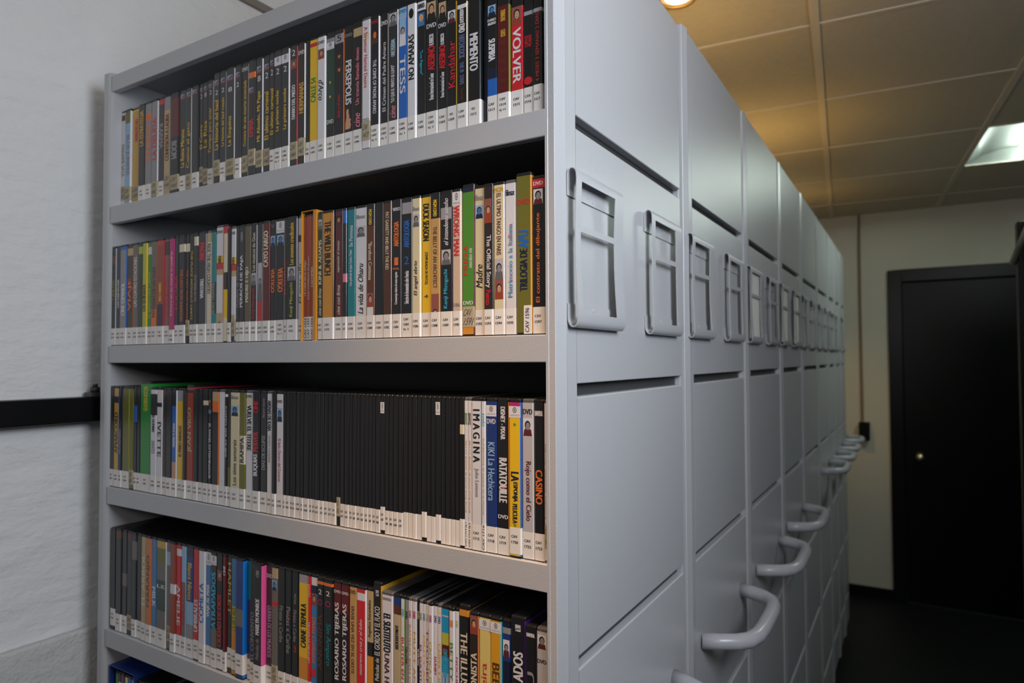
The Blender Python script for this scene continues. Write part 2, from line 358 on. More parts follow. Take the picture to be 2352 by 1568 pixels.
for k in range(9):
    y0 = Y0[k]; nxt = Y0[k+1] if k < 8 else 3.722
    yl = nxt-y0-.0185
    t = tag(empty('mobile_shelving', (0, y0+.2, 0)), UL[k], 'shelving', 'grey mobile shelving units in a row'); units.append(t)
    end_panel_parts(t, y0, yl, ZT[k], k == 4)
    holder(t, y0+(.0305 if k == 0 else .0145 if k < 3 else -.02 if k < 5 else .01), k in (2, 3))
    if k < 6: holder(t, y0+(.297 if k == 0 else .288 if k == 1 else .262 if k == 2 else .222), k == 3, .001)
    elif k == 6: holder(t, y0+.165)
    if HY[k] is not None: handle(t, HY[k], HZ[k], .33 if k < 5 else .31 if k == 5 else .23)
    L = t.location.y
    if k > 0:                                   # body behind the end panel
        b = MB(); a, c = y0+.03-L, y0+yl-.012-L
        b.box((-.975, a, .08), (-.036, c, .10), STEEL_IN)
        for z in (.35, .62, .88, 1.15, 1.41, 1.68, 1.94, 2.16): b.box((-.955, a, z), (-.036, c, z+.03), STEEL_IN)
        b.build('shelf_board', t)
        b = MB(); b.box((-.975, a, .08), (-.956, c, 2.19), STEEL_IN); b.build('upright', t)
        b = MB(); b.box((-.955, (a+c)/2-.002, .1), (-.036, (a+c)/2+.002, 2.16), STEEL_IN); b.build('back_panel', t)
    b = MB(); b.box((-.97, y0+.02-L, 0.012), (-.03, y0+yl-.02-L, .08), DARKM); b.build('carriage', t)
# open side of the nearest unit
t = units[0]; oy = t.location.y
b = MB()
b.prism([(-.9830, -oy), (-.9790, -oy-.002), (-.9650, -oy-.002), (-.9600, -oy), (-.9555, -oy+.004), (-.9555, .46-oy), (-.9830, .46-oy)], 'z', .06, 2.155, STEEL); b.build('upright', t)
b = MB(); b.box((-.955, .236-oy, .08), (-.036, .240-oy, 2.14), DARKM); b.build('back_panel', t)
LIPT = [2.148, 1.8950, 1.6290, 1.3630, 1.0970, .8310, .565, .299]
for i, z in enumerate(LIPT):
    h = .0305 if i == 0 else .0325
    b = MB(); prof = [(-oy+.0006, z), (-oy-.0002, z-.001), (-oy, z-h+.001), (-oy+.0008, z-h), (-oy+.012, z-h), (-oy+.012, z-h+.0012), (-oy+.0014, z-h+.0014), (-oy+.0014, z-.0014), (.234-oy, z-.0014), (.234-oy, z)]
    b.prism(prof, 'x', -.9553, -.0149, STEEL); b.prism([(-oy+.0006, z), (-oy-.0002, z-.001), (-oy, z-h+.001), (-oy+.0008, z-h), (-oy+.012, z-h), (-oy+.012, z)], 'x', -.0149, -.0125, STEEL)
    if i: b.prism([(-oy+.245, z), (-oy+.455, z), (-oy+.455, z-h), (-oy+.453, z-h), (-oy+.453, z-.0014), (-oy+.245, z-.0014)], 'x', -.9553, -.036, STEEL_IN)
    o = b.build('shelf' if i else 'top_shelf', t)
for x, z in ((-.62, 1.869), (-.205, 1.866), (-.62, 1.604), (-.30, 1.338)):      # small spot welds seen as dimples on the lips
    b = MB(); n = 12
    b.add([(x, -.0004-oy, z)]+[(x+.0035*math.cos(2*math.pi*k/n), .00035-oy-.0002, z+.0035*math.sin(2*math.pi*k/n)) for k in range(n)], [(0, 1+k, 1+(k+1) % n) for k in range(n)], STEEL, True); b.build('weld_dimple', t)

# ---------------------------------------------------------------- the dvds
ORD1 = ['', 'first', 'second', 'third', 'fourth', 'fifth', 'sixth', 'seventh', 'eighth', 'ninth', 'tenth', 'eleventh', 'twelfth', 'thirteenth', 'fourteenth', 'fifteenth', 'sixteenth', 'seventeenth', 'eighteenth', 'nineteenth']
TENS = {2: 'twent', 3: 'thirt', 4: 'fort', 5: 'fift', 6: 'sixt', 7: 'sevent', 8: 'eight'}
def ordinal(n):
    if n < 20: return ORD1[n]
    t_, u_ = divmod(n, 10)
    return TENS[t_]+('ieth' if u_ == 0 else 'y-'+ORD1[u_])
CW = dict(wt='white', gy='grey', GY='grey', bk='black', KB='plain black', dg='dark grey', dk='blackish', db='dark brown', nv='navy', nb='deep blue', bl='blue', lb='pale blue', sb='steel blue', cb='bright blue', cy='cyan',
 tl='teal', gn='green', gr='green', dn='dark green', dgn='dark green', lg='pale green', yg='yellow-green', yl='yellow', gd='gold', od='orange', ro='rust red', rk='rust brown', rd='red', dr='dark red', mr='maroon', rb='brick red',
 rg='reddish grey', mg='magenta', pk='pink', pu='purple', lv='lilac', gb2='slate blue', hp='pink', be='bright blue', r2='red', br='brown', tn='tan', td='tan', ob='olive brown', gb='grey-brown', ol='olive', cr='cream', cm='cream', pe='beige', sk='skin pink', sn='orange-brown', sp='sepia', py='pale yellow', am='amber', sv='silver')
CW['or'] = 'orange'
ROWN = {1: 'topmost', 2: 'second', 3: 'third', 4: 'fourth', 5: 'lowest visible'}
PHOTO = dict(FC=('sk', 'db', 'rb'), FP=('gy', 'bk', 'mr'), FB=('sk', 'yl', 'sb'), FR=('sk', 'db', 'dk'), FI=('or', 'dk', 'rk'), GP=('gy', 'dk', 'gp'), BP=('sb', 'db', 'nv'), LF=('sk', 'db', 'wt'), FL=None)
PBG = dict(FC='rg', FP='wt', FB='bl', FR='tn', FI='bk', GP='sv', BP='lb', LF='lb')
def spine_profile(wd, off, back, rightback=None, y0=0.):
    """open outline round the spine from the left cover to the right cover, (x, y) with the part it belongs to"""
    r = min(.0022, wd*.24); h = wd/2+off; pts = [(-h, back)]
    for k in range(0, 5):
        a = math.pi+k*math.pi/8; pts.append((-h+r+r*math.cos(a), -off+r+r*math.sin(a)+y0))
    for k in range(0, 5):
        a = 1.5*math.pi+k*math.pi/8; pts.append((h-r+r*math.cos(a), -off+r+r*math.sin(a)+y0))
    pts.append((h, rightback if rightback is not None else back)); return pts
def parse(s):
    out = []
    for e in [q for q in s.split(';') if q.strip()]:
        ab, c = e.split(); a, b_ = ab.split('-'); out.append((float(a), float(b_), c))
    return out
DATA = '''1|-967.0|-956.4|wt|.0-1 wt|d .35 .9 bk ANTONIA|T|s=wt
1|-956.4|-941.9|wt|.03-.1 br|d .4 .8 gy MADAME SATA|T|s=wt
1|-941.9|-922.5|lb|0-.15 ol|d .3 .8 gy BLUE JUNIPER|T|s=wt
1|-922.5|-895.5|gd|.0-.02 yl|d .12 .4 rd CINE COLOMBIANO|T|s=yl,y=.010
1|-895.5|-873.3|dg||u .06 .5 gd LA ESTRATEGIA|W|
1|-873.3|-851.8|gy|.12-.2 or|u .14 .7 or BOLIVAR SOY YO|W|
1|-851.8|-831.4|gy||u .2 .7 rd LA DEUDA|T|s=wt
1|-831.4|-813.0|dg|.0-.06 rd|d .3 .6 gy KARMA|W|s=rd
1|-813.0|-791.7|tn|.0-.15 gy|u .2 .75 br CONFESION A LAURA|T|s=gy
1|-791.7|-765.9|bk|.05-.5 dr|d .55 .75 gy BOOM|T|
1|-765.9|-745.4|dg|.03-.09 FL|u .45 .9 yl La Reina Mirame|W|s=gy
1|-745.4|-728.4|dg|.03-.09 FL|u .38 .9 yl Como el gato|T|s=wt
1|-728.4|-708.6|dg|.03-.08 FL||W|
1|-708.6|-696.5|dg|.03-.08 FL|h .1 .15 wt 2;u .45 .72 yl El Cerro|T|
1|-696.5|-681.7|dg|.03-.08 FL|h .1 .15 wt 8;u .42 .72 yl La Risa|T|
1|-681.7|-665.6|dg|.03-.08 FL|h .1 .15 wt 2;u .3 .82 yl Tiempo para amar|W|s=wt
1|-665.6|-648.9|dg|.03-.08 FL|h .1 .15 wt 2;u .3 .82 yl Tiempo para amar|W|
1|-648.9|-632.1|dg|.06-.12 FL|h .17 .22 wt 2;u .28 .82 yl La historia del baul|T|
1|-632.1|-614.8|dg|.06-.12 FL|h .17 .22 wt 2;u .28 .82 yl La historia del baul rosado|W|s=wt
1|-614.8|-591.5|dg|.06-.12 FL|h .19 .24 wt 8;u .5 .82 yl La Esquina|T|s=wt
1|-591.5|-576.2|dg|.06-.12 FL|h .17 .22 wt 2|W|
1|-576.2|-558.2|dg||h .03 .07 wt DVD;u .17 .86 yl Cronica de una muerte anunciada|T|s=wt
1|-558.2|-540.7|dg|.11-.17 or;.27-.33 FL|u .35 .58 br PENA DE MUERTE;u .6 .78 rd EMMA|T|
1|-540.7|-523.3|dg|.07-.14 FL|h .17 .23 wt 8;u .33 .85 yl Mi Abuelo, Mi Papa|T|s=wt
1|-523.3|-506.5|dg|.07-.13 FL|h .16 .22 wt 2;u .36 .85 yl El ultimo carnaval|T|
1|-506.5|-494.6|dg|.06-.12 FL|h .16 .22 wt 2;u .36 .84 yl El ultimo carnaval|W|
1|-494.6|-478.0|dg|.05-.14 CI|h .17 .23 wt 2;u .4 .82 yl La primera noche|W1491/Ej. 2|
1|-478.0|-460.2|dg|.05-.14 CI|h .17 .23 wt 2;u .4 .82 yl La primera noche|W1490/Ej. 1|s=wt
1|-460.2|-443.0|dg|.13-.22 FC|h .03 .09 wt 2;u .38 .72 wt DIARIO DEL MIEDO|T|s=rd
1|-443.0|-426.8|db||h .06 .1 wt DVD;u .38 .68 gd HERMANAS;h .92 .97 wt Q|T|s=wt
1|-426.8|-417.6|bk|||W1490|
1|-417.6|-400.2|yl|.03-.07 rd|u .38 .62 gn CALLE 54|W1491|s=yl
1|-400.2|-383.0|wt|.12-.22 FC|h .04 .07 bk DVD;d .43 .63 bk d'Arco|W1492|s=wt
1|-383.0|-365.5|dk|.04-.1 gy;.08-.15 CI;.15-.84 dn|s .46 .49 yl *;s .6 .63 yl *;h .84 .88 wt DVD|W1493|
1|-365.5|-345.7|bk|.03-.12 GY|h .04 .1 bk 5;s .2 .3 or *;s .34 .42 or *;u .62 .84 rd lucia y el sexo|W1494|s=or
1|-345.7|-327.5|bk||h .06 .09 gy DVD;d .32 .74 wt PERSEPOLIS;p .78 .98 sk *|W1495|
1|-327.5|-309.4|bk|.04-.12 tn|u .23 .77 pk Un tranvia llamado deseo;u .85 .98 pk cine|W1496|
1|-309.4|-292.9|wt|.12-.18 cr|d .06 .62 rd A Streetcar Named Desire;h .9 .93 gy DVD|T|s=wt
1|-292.9|-276.0|bk|.1-.25 FI|h .03 .06 rd DVD;d .4 .9 wt THE CRIME OF PADRE AMARO|W1497/Ej. 2|s=wt
1|-276.0|-260.5|bk||h .06 .1 wt DVD;u .26 .9 wt El Crimen del Padre Amaro|W1497/Ej. 1|s=wt
1|-260.5|-242.1|dg|.02-.14 GP|r .25 .43 gd *;u .26 .42 lb CINE MUNDIAL;u .5 .84 wt "LO QUE EL VIENTO SE LLEVO";u .87 .98 pk cine|W1498|s=wt
1|-242.1|-226.6|bl|.0-.1 lb;.1-.35 LF|h .02 .05 tl DVD;d .44 .78 wt TESS|W1499/Ej. 1|s=bl
1|-226.6|-211.0|wt||o .04 .13 bk *;u .28 .68 bk NO AMARAS|W1500|s=wt
1|-211.0|-195.7|bk|.0-.08 wt;.1-.22 FB|h .02 .06 bk CINEMATECA;d .44 .66 cy "Los Pajaros"|W1502|
1|-195.7|-175.8|bk|.0-.16 FR|h .2 .24 wt DVD;u .3 .4 wt EL PERFECTO;u .41 .63 rd ASESINO;u .66 .9 wt Bruno Internacional en Ganar|W1503/Ej. 2|
1|-175.8|-159.9|bk|.0-.16 FR|h .2 .24 wt DVD;u .3 .4 wt EL PERFECTO;u .41 .63 rd ASESINO;u .66 .9 wt Bruno Internacional en Ganar|W1503|
1|-159.9|-143.5|bk|.08-.2 FP|u .38 .83 rd Kandahar|V1509|s=yl
1|-143.5|-126.4|bk|.02-.06 wt|d .06 .21 wt LASERLIGHT;d .22 .3 wt DVD;d .33 .56 gb2 HITCHCOCK;d .6 .7 gb2 THE 39;d .73 .82 gb2 STEPS;d .86 .97 br Special|W1510|s=cr
1|-126.4|-106.9|bk||d .32 .7 wt MEMENTO|V1512|s=dk
1|-106.9|-97.2|nv|||N|y=.012,s=tl
1|-97.2|-81.8|bk|.0-.12 BP;.82-1 bl;.7-.82 nv|h .15 .18 wt DARIO;h .19 .22 wt ARGENTO;d .38 .62 wt SUSPIRIA|W1513|
1|-81.8|-63.3|dr||d .05 .18 gd TERRAZAS;d .28 .36 gd CLASICOS;d .4 .9 br * * * * *|W1514/Ej. 1-2|s=ol
1|-63.3|-45.3|rd|.0-.22 FC|d .26 .92 wt VOLVER|W1515|s=rd
1|-45.3|-30.9|bk|.05-.1 GY|u .36 .5 rd PECADOS;u .36 .5 rd CURTOS;r .88 1.02 rd *|W1516|
1|-30.9|-18.0|bk|.0-.05 GY|u .06 .97 r2 4 MESES 3 SEMANAS 2 DIAS|W1517|
2|-973.0|-959.1|bk||u .4 .9 gy EL CUARTETO|W|s=gy
2|-959.1|-941.5|bk|.1-.2 br|u .4 .65 ol CINEMA|W|s=wt
2|-941.5|-925.4|nv||u .4 .75 wt LUNA SOBRE BOLONIA|W|
2|-925.4|-903.5|gy|.0-.04 bl|u .45 .85 wt CINE ESPANOL|W|s=bl
2|-903.5|-882.6|dg|.03-.12 tn|u .4 .8 or VIAJE|W|s=or
2|-882.6|-866.7|gb||u .15 .75 wt LAS CUATRO ESTACIONES|W|
2|-866.7|-851.3|dn|.03-.12 yg|u .4 .6 br BOSQUE|W|
2|-851.3|-837.1|yg||u .5 .82 bk LOS OLVIDADOS|W|s=yl
2|-837.1|-823.4|gn|.05-.14 wt|u .35 .9 yg EL VIENTO QUE CANTA|W|s=gn
2|-823.4|-805.1|gb|.8-1 or|u .3 .9 br MEMORIAS DE UN TIGRE|W|s=or
2|-805.1|-784.1|rb|.0-.05 rd;.75-1 nv|d .5 .72 yl DIARIO CIVIL|W|s=rd
2|-784.1|-767.7|rg|.02-.18 dg|u .45 .9 rd TOKIO|W|
2|-767.7|-752.6|mg||d .15 .9 wt MUJERES AL BORDE DE UN ATAQUE|W|s=mg,l=.7
2|-752.6|-739.8|dg||u .43 .82 rd LOCURA|W|
2|-739.8|-721.7|bk|.08-.17 cr|d .37 .96 or THE LADY FROM SHANGHAI|W|
2|-721.7|-710.4|bk|.08-.17 cr|d .37 .96 or THE LADY FROM SHANGHAI|T|
2|-710.4|-696.7|bk||d .17 .95 yl THE PLACE WITHOUT LIMITS|W|
2|-696.7|-685.1|dg|.02-.12 cr|u .45 .75 gy SOMBRAS|W|
2|-685.1|-663.2|dg||d .1 .3 rd PADRE;d .5 .72 wt TRISTANA|W|s=gy
2|-663.2|-649.2|cr|.0-.1 tn|d .12 .68 bk RIDE THE HIGH COUNTRY|W|
2|-649.2|-637.4|tl|.55-.9 dn|u .55 .9 gy BEAU TRAVAIL|W|
2|-637.4|-617.5|wt|.3-.37 yl;.37-.44 rd;.44-.5 tn;.9-1 FR|h .03 .06 bk DVD;d .3 .38 bk FURIA|W|s=or,h=.196
2|-617.5|-606.5|cr|.0-.06 rd;.4-.55 db;.55-.8 yl||N|h=.196
2|-606.5|-596.8|bk|||W|y=.004
2|-596.8|-584.7|wt|.3-.37 yl;.37-.44 rd;.44-.5 tn;.9-1 FR|h .03 .06 bk DVD;d .3 .38 bk FURIA|T|
2|-584.7|-574.7|dg||u .4 .85 gy Hombre de Honor|W|
2|-574.7|-561.5|dg||u .05 .15 gy CINEMA;u .3 .85 wt PERROS DE PAJA|W|
2|-561.5|-546.7|ob||u .43 .8 cr MADRE E HIJO|W|
2|-546.7|-532.2|bk|.5-.63 GP|u .08 .48 cr Los musicos de Gion;u .66 1 rd Kenji Mizoguchi|W|s=gy
2|-532.2|-518.7|dg|.4-.8 GP;.8-1 rd||W|s=wt
2|-518.7|-502.0|dr||u .08 .45 cr CAYO LARGO|W|s=dr
2|-502.0|-488.4|bk|.14-.25 BP|h .02 .05 gy U;d .48 .72 or VERTIGO|W|
2|-488.4|-468.4|bk|.0-.12 CI;.14-.25 BP|d .48 .72 or VERTIGO|W1567/Ej. 2|s=wt
2|-468.4|-462.0|dg||u .4 .75 rd EL EMPLEO|W|
2|-462.0|-439.0|bk|.48-.62 GP|u .04 .46 yl Los amantes crucificados;u .64 .98 yg Kenji Mizoguchi|W|s=gy
2|-439.0|-426.6|wt|.17-.24 dg|u .45 .85 bk El mas alla|W|
2|-426.6|-418.1|ro||u .43 .78 cr LA LUNA EN EL ESPEJO|H|
2|-418.1|-409.4|ro||u .4 .82 cr JULIO COMIENZA EN JULIO|H|
2|-409.4|-402.4|ro||u .5 .7 cr CACHIMBA|H|
2|-402.4|-395.5|or|||N|h=.196
2|-395.5|-385.0|dn|.05-.15 GP|u .25 .68 cr KINI & ADAMS;u .72 1 cr cine con firma|W1572|
2|-385.0|-361.9|od||d .08 .6 bk THE WILD BUNCH|W1573|s=db
2|-361.9|-345.0|mr|.04-.13 FI|u .28 .58 cr esperando al mesias;u .7 1 cr cine con firma|W1574|s=mr
2|-345.0|-337.3|bk|.0-.12 bl;.6-.68 pk||W1577|
2|-337.3|-321.3|tl||u .15 .35 wt Se Permuta;u .38 .72 wt Una pelicula de Juan Carlos Tabio|W1578|s=tl
2|-321.3|-299.4|wt|.17-.27 GP|h .06 .1 gy filmax;u .52 .98 bk La vida de Oharu|W1579|s=wt
2|-299.4|-283.6|br|.0-.18 bk;.8-.93 FC;.93-1 FP|d .03 .17 yl MGM I DVD;d .33 .68 cr "Barefoot Contessa|W1580|
2|-283.6|-267.4|bk|||W1581|
2|-267.4|-252.2|rk||d .08 .6 cr PAT GARRETT AND BILLY THE KID|W1582|
2|-252.2|-235.5|bk||h .05 .08 wt VIDEO;u .18 .4 or ANTOLOGIA;h .5 .57 or 1;h .59 .61 or VOL.;u .63 .92 wt Cortometrajes clasicos de temas urgentes|W1584|
2|-235.5|-216.3|bk|.02-.12 GY|u .18 .42 bl ANTOLOGIA;h .5 .57 bl 2;u .63 .92 wt Seleccion de documentales sobre America|W1584/Ej. 2|s=lb
2|-216.3|-201.5|cm|.14-.25 GP|h .07 .11 gy filmax;u .55 .85 bk El angel ebrio|W1586|
2|-201.5|-185.5|yl||d .06 .38 bk DUCK SEASON;d .48 .76 bk (TEMPORADA DE PATOS);h .85 .88 dg 4|W1587|
2|-185.5|-169.1|td|.0-.2 bk;.85-1 FC|d .04 .18 yl MGM I DVD;d .27 .8 br THE BELLY OF AN ARCHITECT|W1588|
2|-169.1|-149.5|bk|.48-.61 GP;.12-.22 GY|u .04 .44 wt el intendente sansho;u .65 .98 cy Kenji Mizoguchi|W1589|s=nv
2|-149.5|-135.7|pe|.0-.12 CI|d .12 .54 rd WRONG MAN;h .94 .97 gy 31866|W1590|
2|-135.7|-116.5|gr|.0-.04 nv;.985-1 od|u .47 .72 rd FRIDA;u .5 .66 wt naturaleza viva;h .93 .96 wt DVD|H1591|s=mr,h=.194
2|-116.5|-101.4|cm|.14-.25 BP|h .05 .1 gy filmax;u .63 .82 bk Madre|W1592|
2|-101.4|-87.2|db|.1-.3 FC|d .4 .83 wt The Official Story;d .85 .97 rd Puenzo|W1593|s=dk
2|-87.2|-70.9|cm|.6-.77 GP;.77-.93 FC|h .02 .06 gd MGM;d .07 .57 dr EL ULTIMO TANGO EN PARIS|W1594|s=wt
2|-70.9|-54.8|wt||h .05 .1 nv filmax;u .33 .92 rd Matrimonio a la Italiana;u .335 .915 cy Matrimonio a la Italiana|W1595|s=wt
2|-54.8|-33.0|ol||h .18 .22 rd DVD;u .56 .88 nv TRILOGIA DE;u .42 .55 bl APU|G1596|s=od,h=.196
2|-33.0|-16.1|bk|.0-.07 rd;.08-.2 FP|h .02 .05 wt DVD;u .27 .97 or El contrato del dibujante|W1597|
3|-961.8|-941.5|dk|||W|
3|-941.5|-924.3|gd|.1-.18 dg|u .3 .8 bk AMARCORD|W|s=bl
3|-924.3|-914.4|nv||u .5 .8 gy NOVIEMBRE|W|
3|-914.4|-890.6|ol|||W|s=yg
3|-890.6|-876.9|ol|||T|
3|-876.9|-866.0|nv|.2-.4 bl||W|
3|-866.0|-855.2|db|||W|
3|-855.2|-820.9|gn||u .03 .3 yg GLAUBER ROCHA|W|s=gn,h=.2
3|-820.9|-802.3|wt|.05-.3 dg|d .3 .5 bk EL HOMBRE;d .6 .75 gy SANTO|W|
3|-802.3|-785.0|wt|.15-.2 db|d .38 .78 bk IVETTE|W|s=wt
3|-785.0|-773.7|dg|.0-.08 br|u .25 .9 br HASTA CIERTO PUNTO|W|
3|-773.7|-756.3|dg|||W|
3|-756.3|-741.6|bl|.0-.18 bk;.82-1 sk|d .38 .65 wt POPEYE EL MARINO|W|s=wt
3|-741.6|-724.0|yl|.0-.12 GY|u .4 .75 bk EL PERRO ANDALUZ|W|s=yl
3|-724.0|-715.2|dg|||W|
3|-715.2|-695.3|ro|.03-.06 bk|u .22 .7 tn JEAN VIGO|W|s=rd,h=.196
3|-695.3|-681.8|bk|||W|y=.004
3|-681.8|-668.7|bk|||W|
3|-668.7|-653.4|bk|.1-.15 cr||W|
3|-653.4|-643.8|bk|.02-.2 FI|h .2 .24 lb DVD;d .35 .95 wt EL ANGEL EXTERMINADOR|W|
3|-643.8|-625.8|bk|.0-.1 tn;.1-.22 or||W|s=or
3|-625.8|-610.4|wt|||W|s=wt
3|-610.4|-603.1|bk|.02-.05 wt|d .15 .7 wt COMO SER MUJER|W|
3|-603.1|-594.6|dg|.8-1 ol||W|
3|-594.6|-571.4|cm|.14-.25 BP|h .03 .07 gy filmax;u .5 1 bk Los siete samurais|W|s=cm
3|-571.4|-557.4|ol|.45-.75 cr|u .47 .73 bk RAMPA|W|
3|-557.4|-539.7|wt|.05-.12 cr|h .02 .05 bk DVD;d .13 .6 bk VUELVE EL TITERE|W|s=wt
3|-539.7|-522.8|bk||u .08 .2 rd CINE;u .4 .6 rd PERVER;u .63 .85 wt BUQUIAS|W|
3|-522.8|-506.6|dg||u .05 .25 gy Alexandr Sokurov;u .43 .78 gy DIAS DE ECLIPSE|W|
3|-506.6|-494.1|wt||d .07 .38 bk ARENAS DE KABA;d .42 .7 gy version completa|W|
3|-494.1|-485.1|bk|||W|y=.003
3|-485.1|-469.5|wt|.14-.28 BP|h .06 .09 bk DVD;d .45 .88 mg El lado Oscuro del Corazon|W|s=wt
3|-469.5|-463.8|KB|||W|
3|-463.8|-454.2|KB|||W|
3|-454.2|-447.8|KB|||W|
3|-447.8|-442.3|KB|||W|
3|-442.3|-430.6|KB|||W|
3|-430.6|-425.0|KB|||W|
3|-425.0|-412.8|KB|||W|
3|-412.8|-406.6|KB|||W|
3|-406.6|-400.3|KB|||W|
3|-400.3|-390.1|KB|||W|
3|-390.1|-382.3|KB|||W|
3|-382.3|-373.5|KB|||W|
3|-373.5|-364.8|KB|||W|
3|-364.8|-356.8|KB|||W|
3|-356.8|-349.7|KB|||T|
3|-349.7|-340.5|KB|||W|
3|-340.5|-331.6|KB|||W|
3|-331.6|-324.7|KB|||W|
3|-324.7|-317.7|KB|||W|
3|-317.7|-309.9|KB|||W|
3|-309.9|-302.3|KB|||W|
3|-302.3|-295.0|KB|||W|
3|-295.0|-288.0|KB|||W|
3|-288.0|-281.0|KB|||W|
3|-281.0|-272.7|KB|||W|
3|-272.7|-264.8|KB|.04-.14 CI||W|b=.006,q=1
3|-264.8|-257.1|KB|||W|
3|-257.1|-250.0|KB|||W|
3|-250.0|-240.8|KB|||W|
3|-240.8|-232.7|KB|||W|
3|-232.7|-223.9|KB|||B|
3|-223.9|-215.9|KB|||B|
3|-215.9|-208.8|KB|||B|
3|-208.8|-200.6|KB|||B|
3|-200.6|-192.6|KB|||B|b=.006
3|-192.6|-185.3|KB|||B|
3|-185.3|-177.5|KB|||B|
3|-177.5|-169.6|KB|.02-.13 CI||B|b=.005,q=1
3|-169.6|-162.0|KB|||B|
3|-162.0|-154.0|KB|||B|
3|-154.0|-146.5|KB|||B|
3|-146.5|-139.3|KB|||B|
3|-139.3|-131.9|KB|.2-.28 cr||B|b=.004,q=2
3|-131.9|-126.6|wt||h .1 .2 gr DVD;d .33 .92 od BETTY BOOP: El perro Ding Dong|H1714/Ej.1|
3|-126.6|-120.8|wt||h .1 .2 dg DVD;d .33 .92 od BETTY BOOP: El perro Ding Dong|H1714/Ej.2|
3|-120.8|-105.0|wt||d .07 .5 bk I M A G I N A;d .55 .78 gy John Lennon|W1715|s=lb
3|-105.0|-99.4|wt||d .1 .2 cy DVD;d .3 .92 od SUPERMAN: El ataque de la Momia|H1716|s=wt
3|-99.4|-83.2|nb|.03-.12 CI|h .14 .18 wt DVD;d .33 .8 lb KIKI La Hechicera|W1718|
3|-83.2|-65.4|bk||d .04 .3 wt DISNEY - PIXAR;d .45 .8 wt RATATOUILLE;r .66 .69 or *;h .9 .93 wt DVD|W1719|s=od
3|-65.4|-48.3|yl|.0-.05 mg;.03-.12 CI|d .55 .62 nv LA;d .63 .78 nv ESPONJA;d .8 .95 nv PELICULA;s .16 .19 gr *;s .95 .98 gr *|W1720|s=bl,b=.005
3|-48.3|-32.0|sv|.12-.26 FP|h .05 .09 bk DVD;d .46 .92 dr Rojo como el Cielo|W1722|s=wt
3|-32.0|-17.9|bk||h .06 .1 wt UNIVERSAL;d .52 .78 or CASINO|W1723|
3|-17.9|-13.7|wt||u .3 .95 dr La Tumba Cuesta Arriba|T|
4|-949.2|-932.4|bk|||W|b=.008
4|-932.4|-912.8|dg|.0-.08 br||W|
4|-912.8|-896.5|dg|.5-.65 gb||W|
4|-896.5|-878.9|dg|.0-.08 mr||T|
4|-878.9|-863.6|dg|.08-.3 gb||W|
4|-863.6|-848.2|dg|||W|
4|-848.2|-831.9|tn||u .2 .8 cr EL ARBOL|W|
4|-831.9|-815.3|sn||u .2 .8 br NARANJO|W|s=or
4|-815.3|-799.5|sb||d .55 .78 wt MILK|W|
4|-799.5|-770.8|gb|.0-.08 gd;.1-.25 ol;.45-.8 dn|h .5 .54 wt LE|W|s=wt
4|-770.8|-757.6|gb|.1-.25 lb||T|
4|-757.6|-742.1|rb|.45-.56 wt||W|
4|-742.1|-727.5|rd|.04-.12 wt|d .45 .9 wt AMELIE|W|
4|-727.5|-714.1|lb|.4-1 gb|u .45 .9 rd VERANO|W|s=lb
4|-714.1|-692.9|nb|.0-.1 nv;.6-.85 lb;.85-1 gy|d .17 .58 yl Blanca Nieves|W|
4|-692.9|-677.0|rd||u .55 .9 wt UMBRALES|W|s=rd,b=.004
4|-677.0|-659.8|wt|.0-.1 wt|u .35 .78 bl COMETA|W|s=wt
4|-659.8|-644.7|sb|.0-.14 CI|u .35 .7 wt VIAJE AL MAR|W|
4|-644.7|-628.6|dg|.02-.12 CI;.8-1 gb|u .2 .8 cy ATRAPADOS|W|
4|-628.6|-612.7|bk|.16-.27 FC|u .42 .97 rd CIUDAD DE DIOS|W|b=.003
4|-612.7|-603.7|dr||u .1 .2 wt CINE|W|
4|-603.7|-591.0|dg||d .06 .6 gd HAMLET|W|b=.01
4|-591.0|-576.9|sb|.5-.75 gr;.75-1 od|u .5 .8 gd HEIDI|W|b=.01
4|-576.9|-557.1|nb|.5-.68 gb||W|s=be,b=.008,y=.002
4|-557.1|-543.9|nb|.0-.4 tl|u .42 .85 br ATLANTIS|W|y=.009
4|-543.9|-532.1|dk||u .5 .98 gy EL CONVENTO|W|
4|-532.1|-511.7|bk||u .05 .12 gy CINE;u .34 .7 wt MARILYN MONROE;u .74 .95 gy Peliculas de|W|s=hp,y=.001
4|-511.7|-495.7|dg||h .08 .12 wt DVD;d .4 .92 lv GUERRA DE LOS MUNDOS|W|y=.009
4|-495.7|-481.8|gb|.0-.1 tn;.12-.22 BP;.33-.37 rd||T|
4|-481.8|-464.8|dk||d .36 .72 gy Piratas x Caribe|W|
4|-464.8|-450.3|dk||d .34 .78 gy Piratas x Caribe;h .4 .45 or 2|W|
4|-450.3|-435.8|dk||d .2 .3 gy Walt Disney;d .36 .66 gy Piratas x Caribe;h .7 .76 rd 3|W|
4|-435.8|-414.4|yl|.0-.08 GY;.8-1 od|u .28 .7 bk CARNE TREMULA|W|
4|-414.4|-409.3|rd||d .08 .2 wt DVD;d .45 .85 wt NICHOLAS NICKLEBY|W|
4|-409.3|-395.4|sb|.0-.08 wt;.08-.16 nv;.16-.28 FC|d .4 .85 or Divina Confusion;r .9 1 rd *|W|
4|-395.4|-380.8|dk|.02-.05 or|h .1 .15 wt 2;o .2 .26 mg *;u .35 .9 br ANONIMA|W|
4|-380.8|-362.1|dk|.02-.05 or|h .1 .15 wt 2;o .2 .26 mg *;d .43 .85 tl Sin Amparo|W|
4|-362.1|-345.9|bk|.0-.3 dr|h .07 .1 wt DVD;u .2 .98 wt ROSARIO TIJERAS|W|s=dr
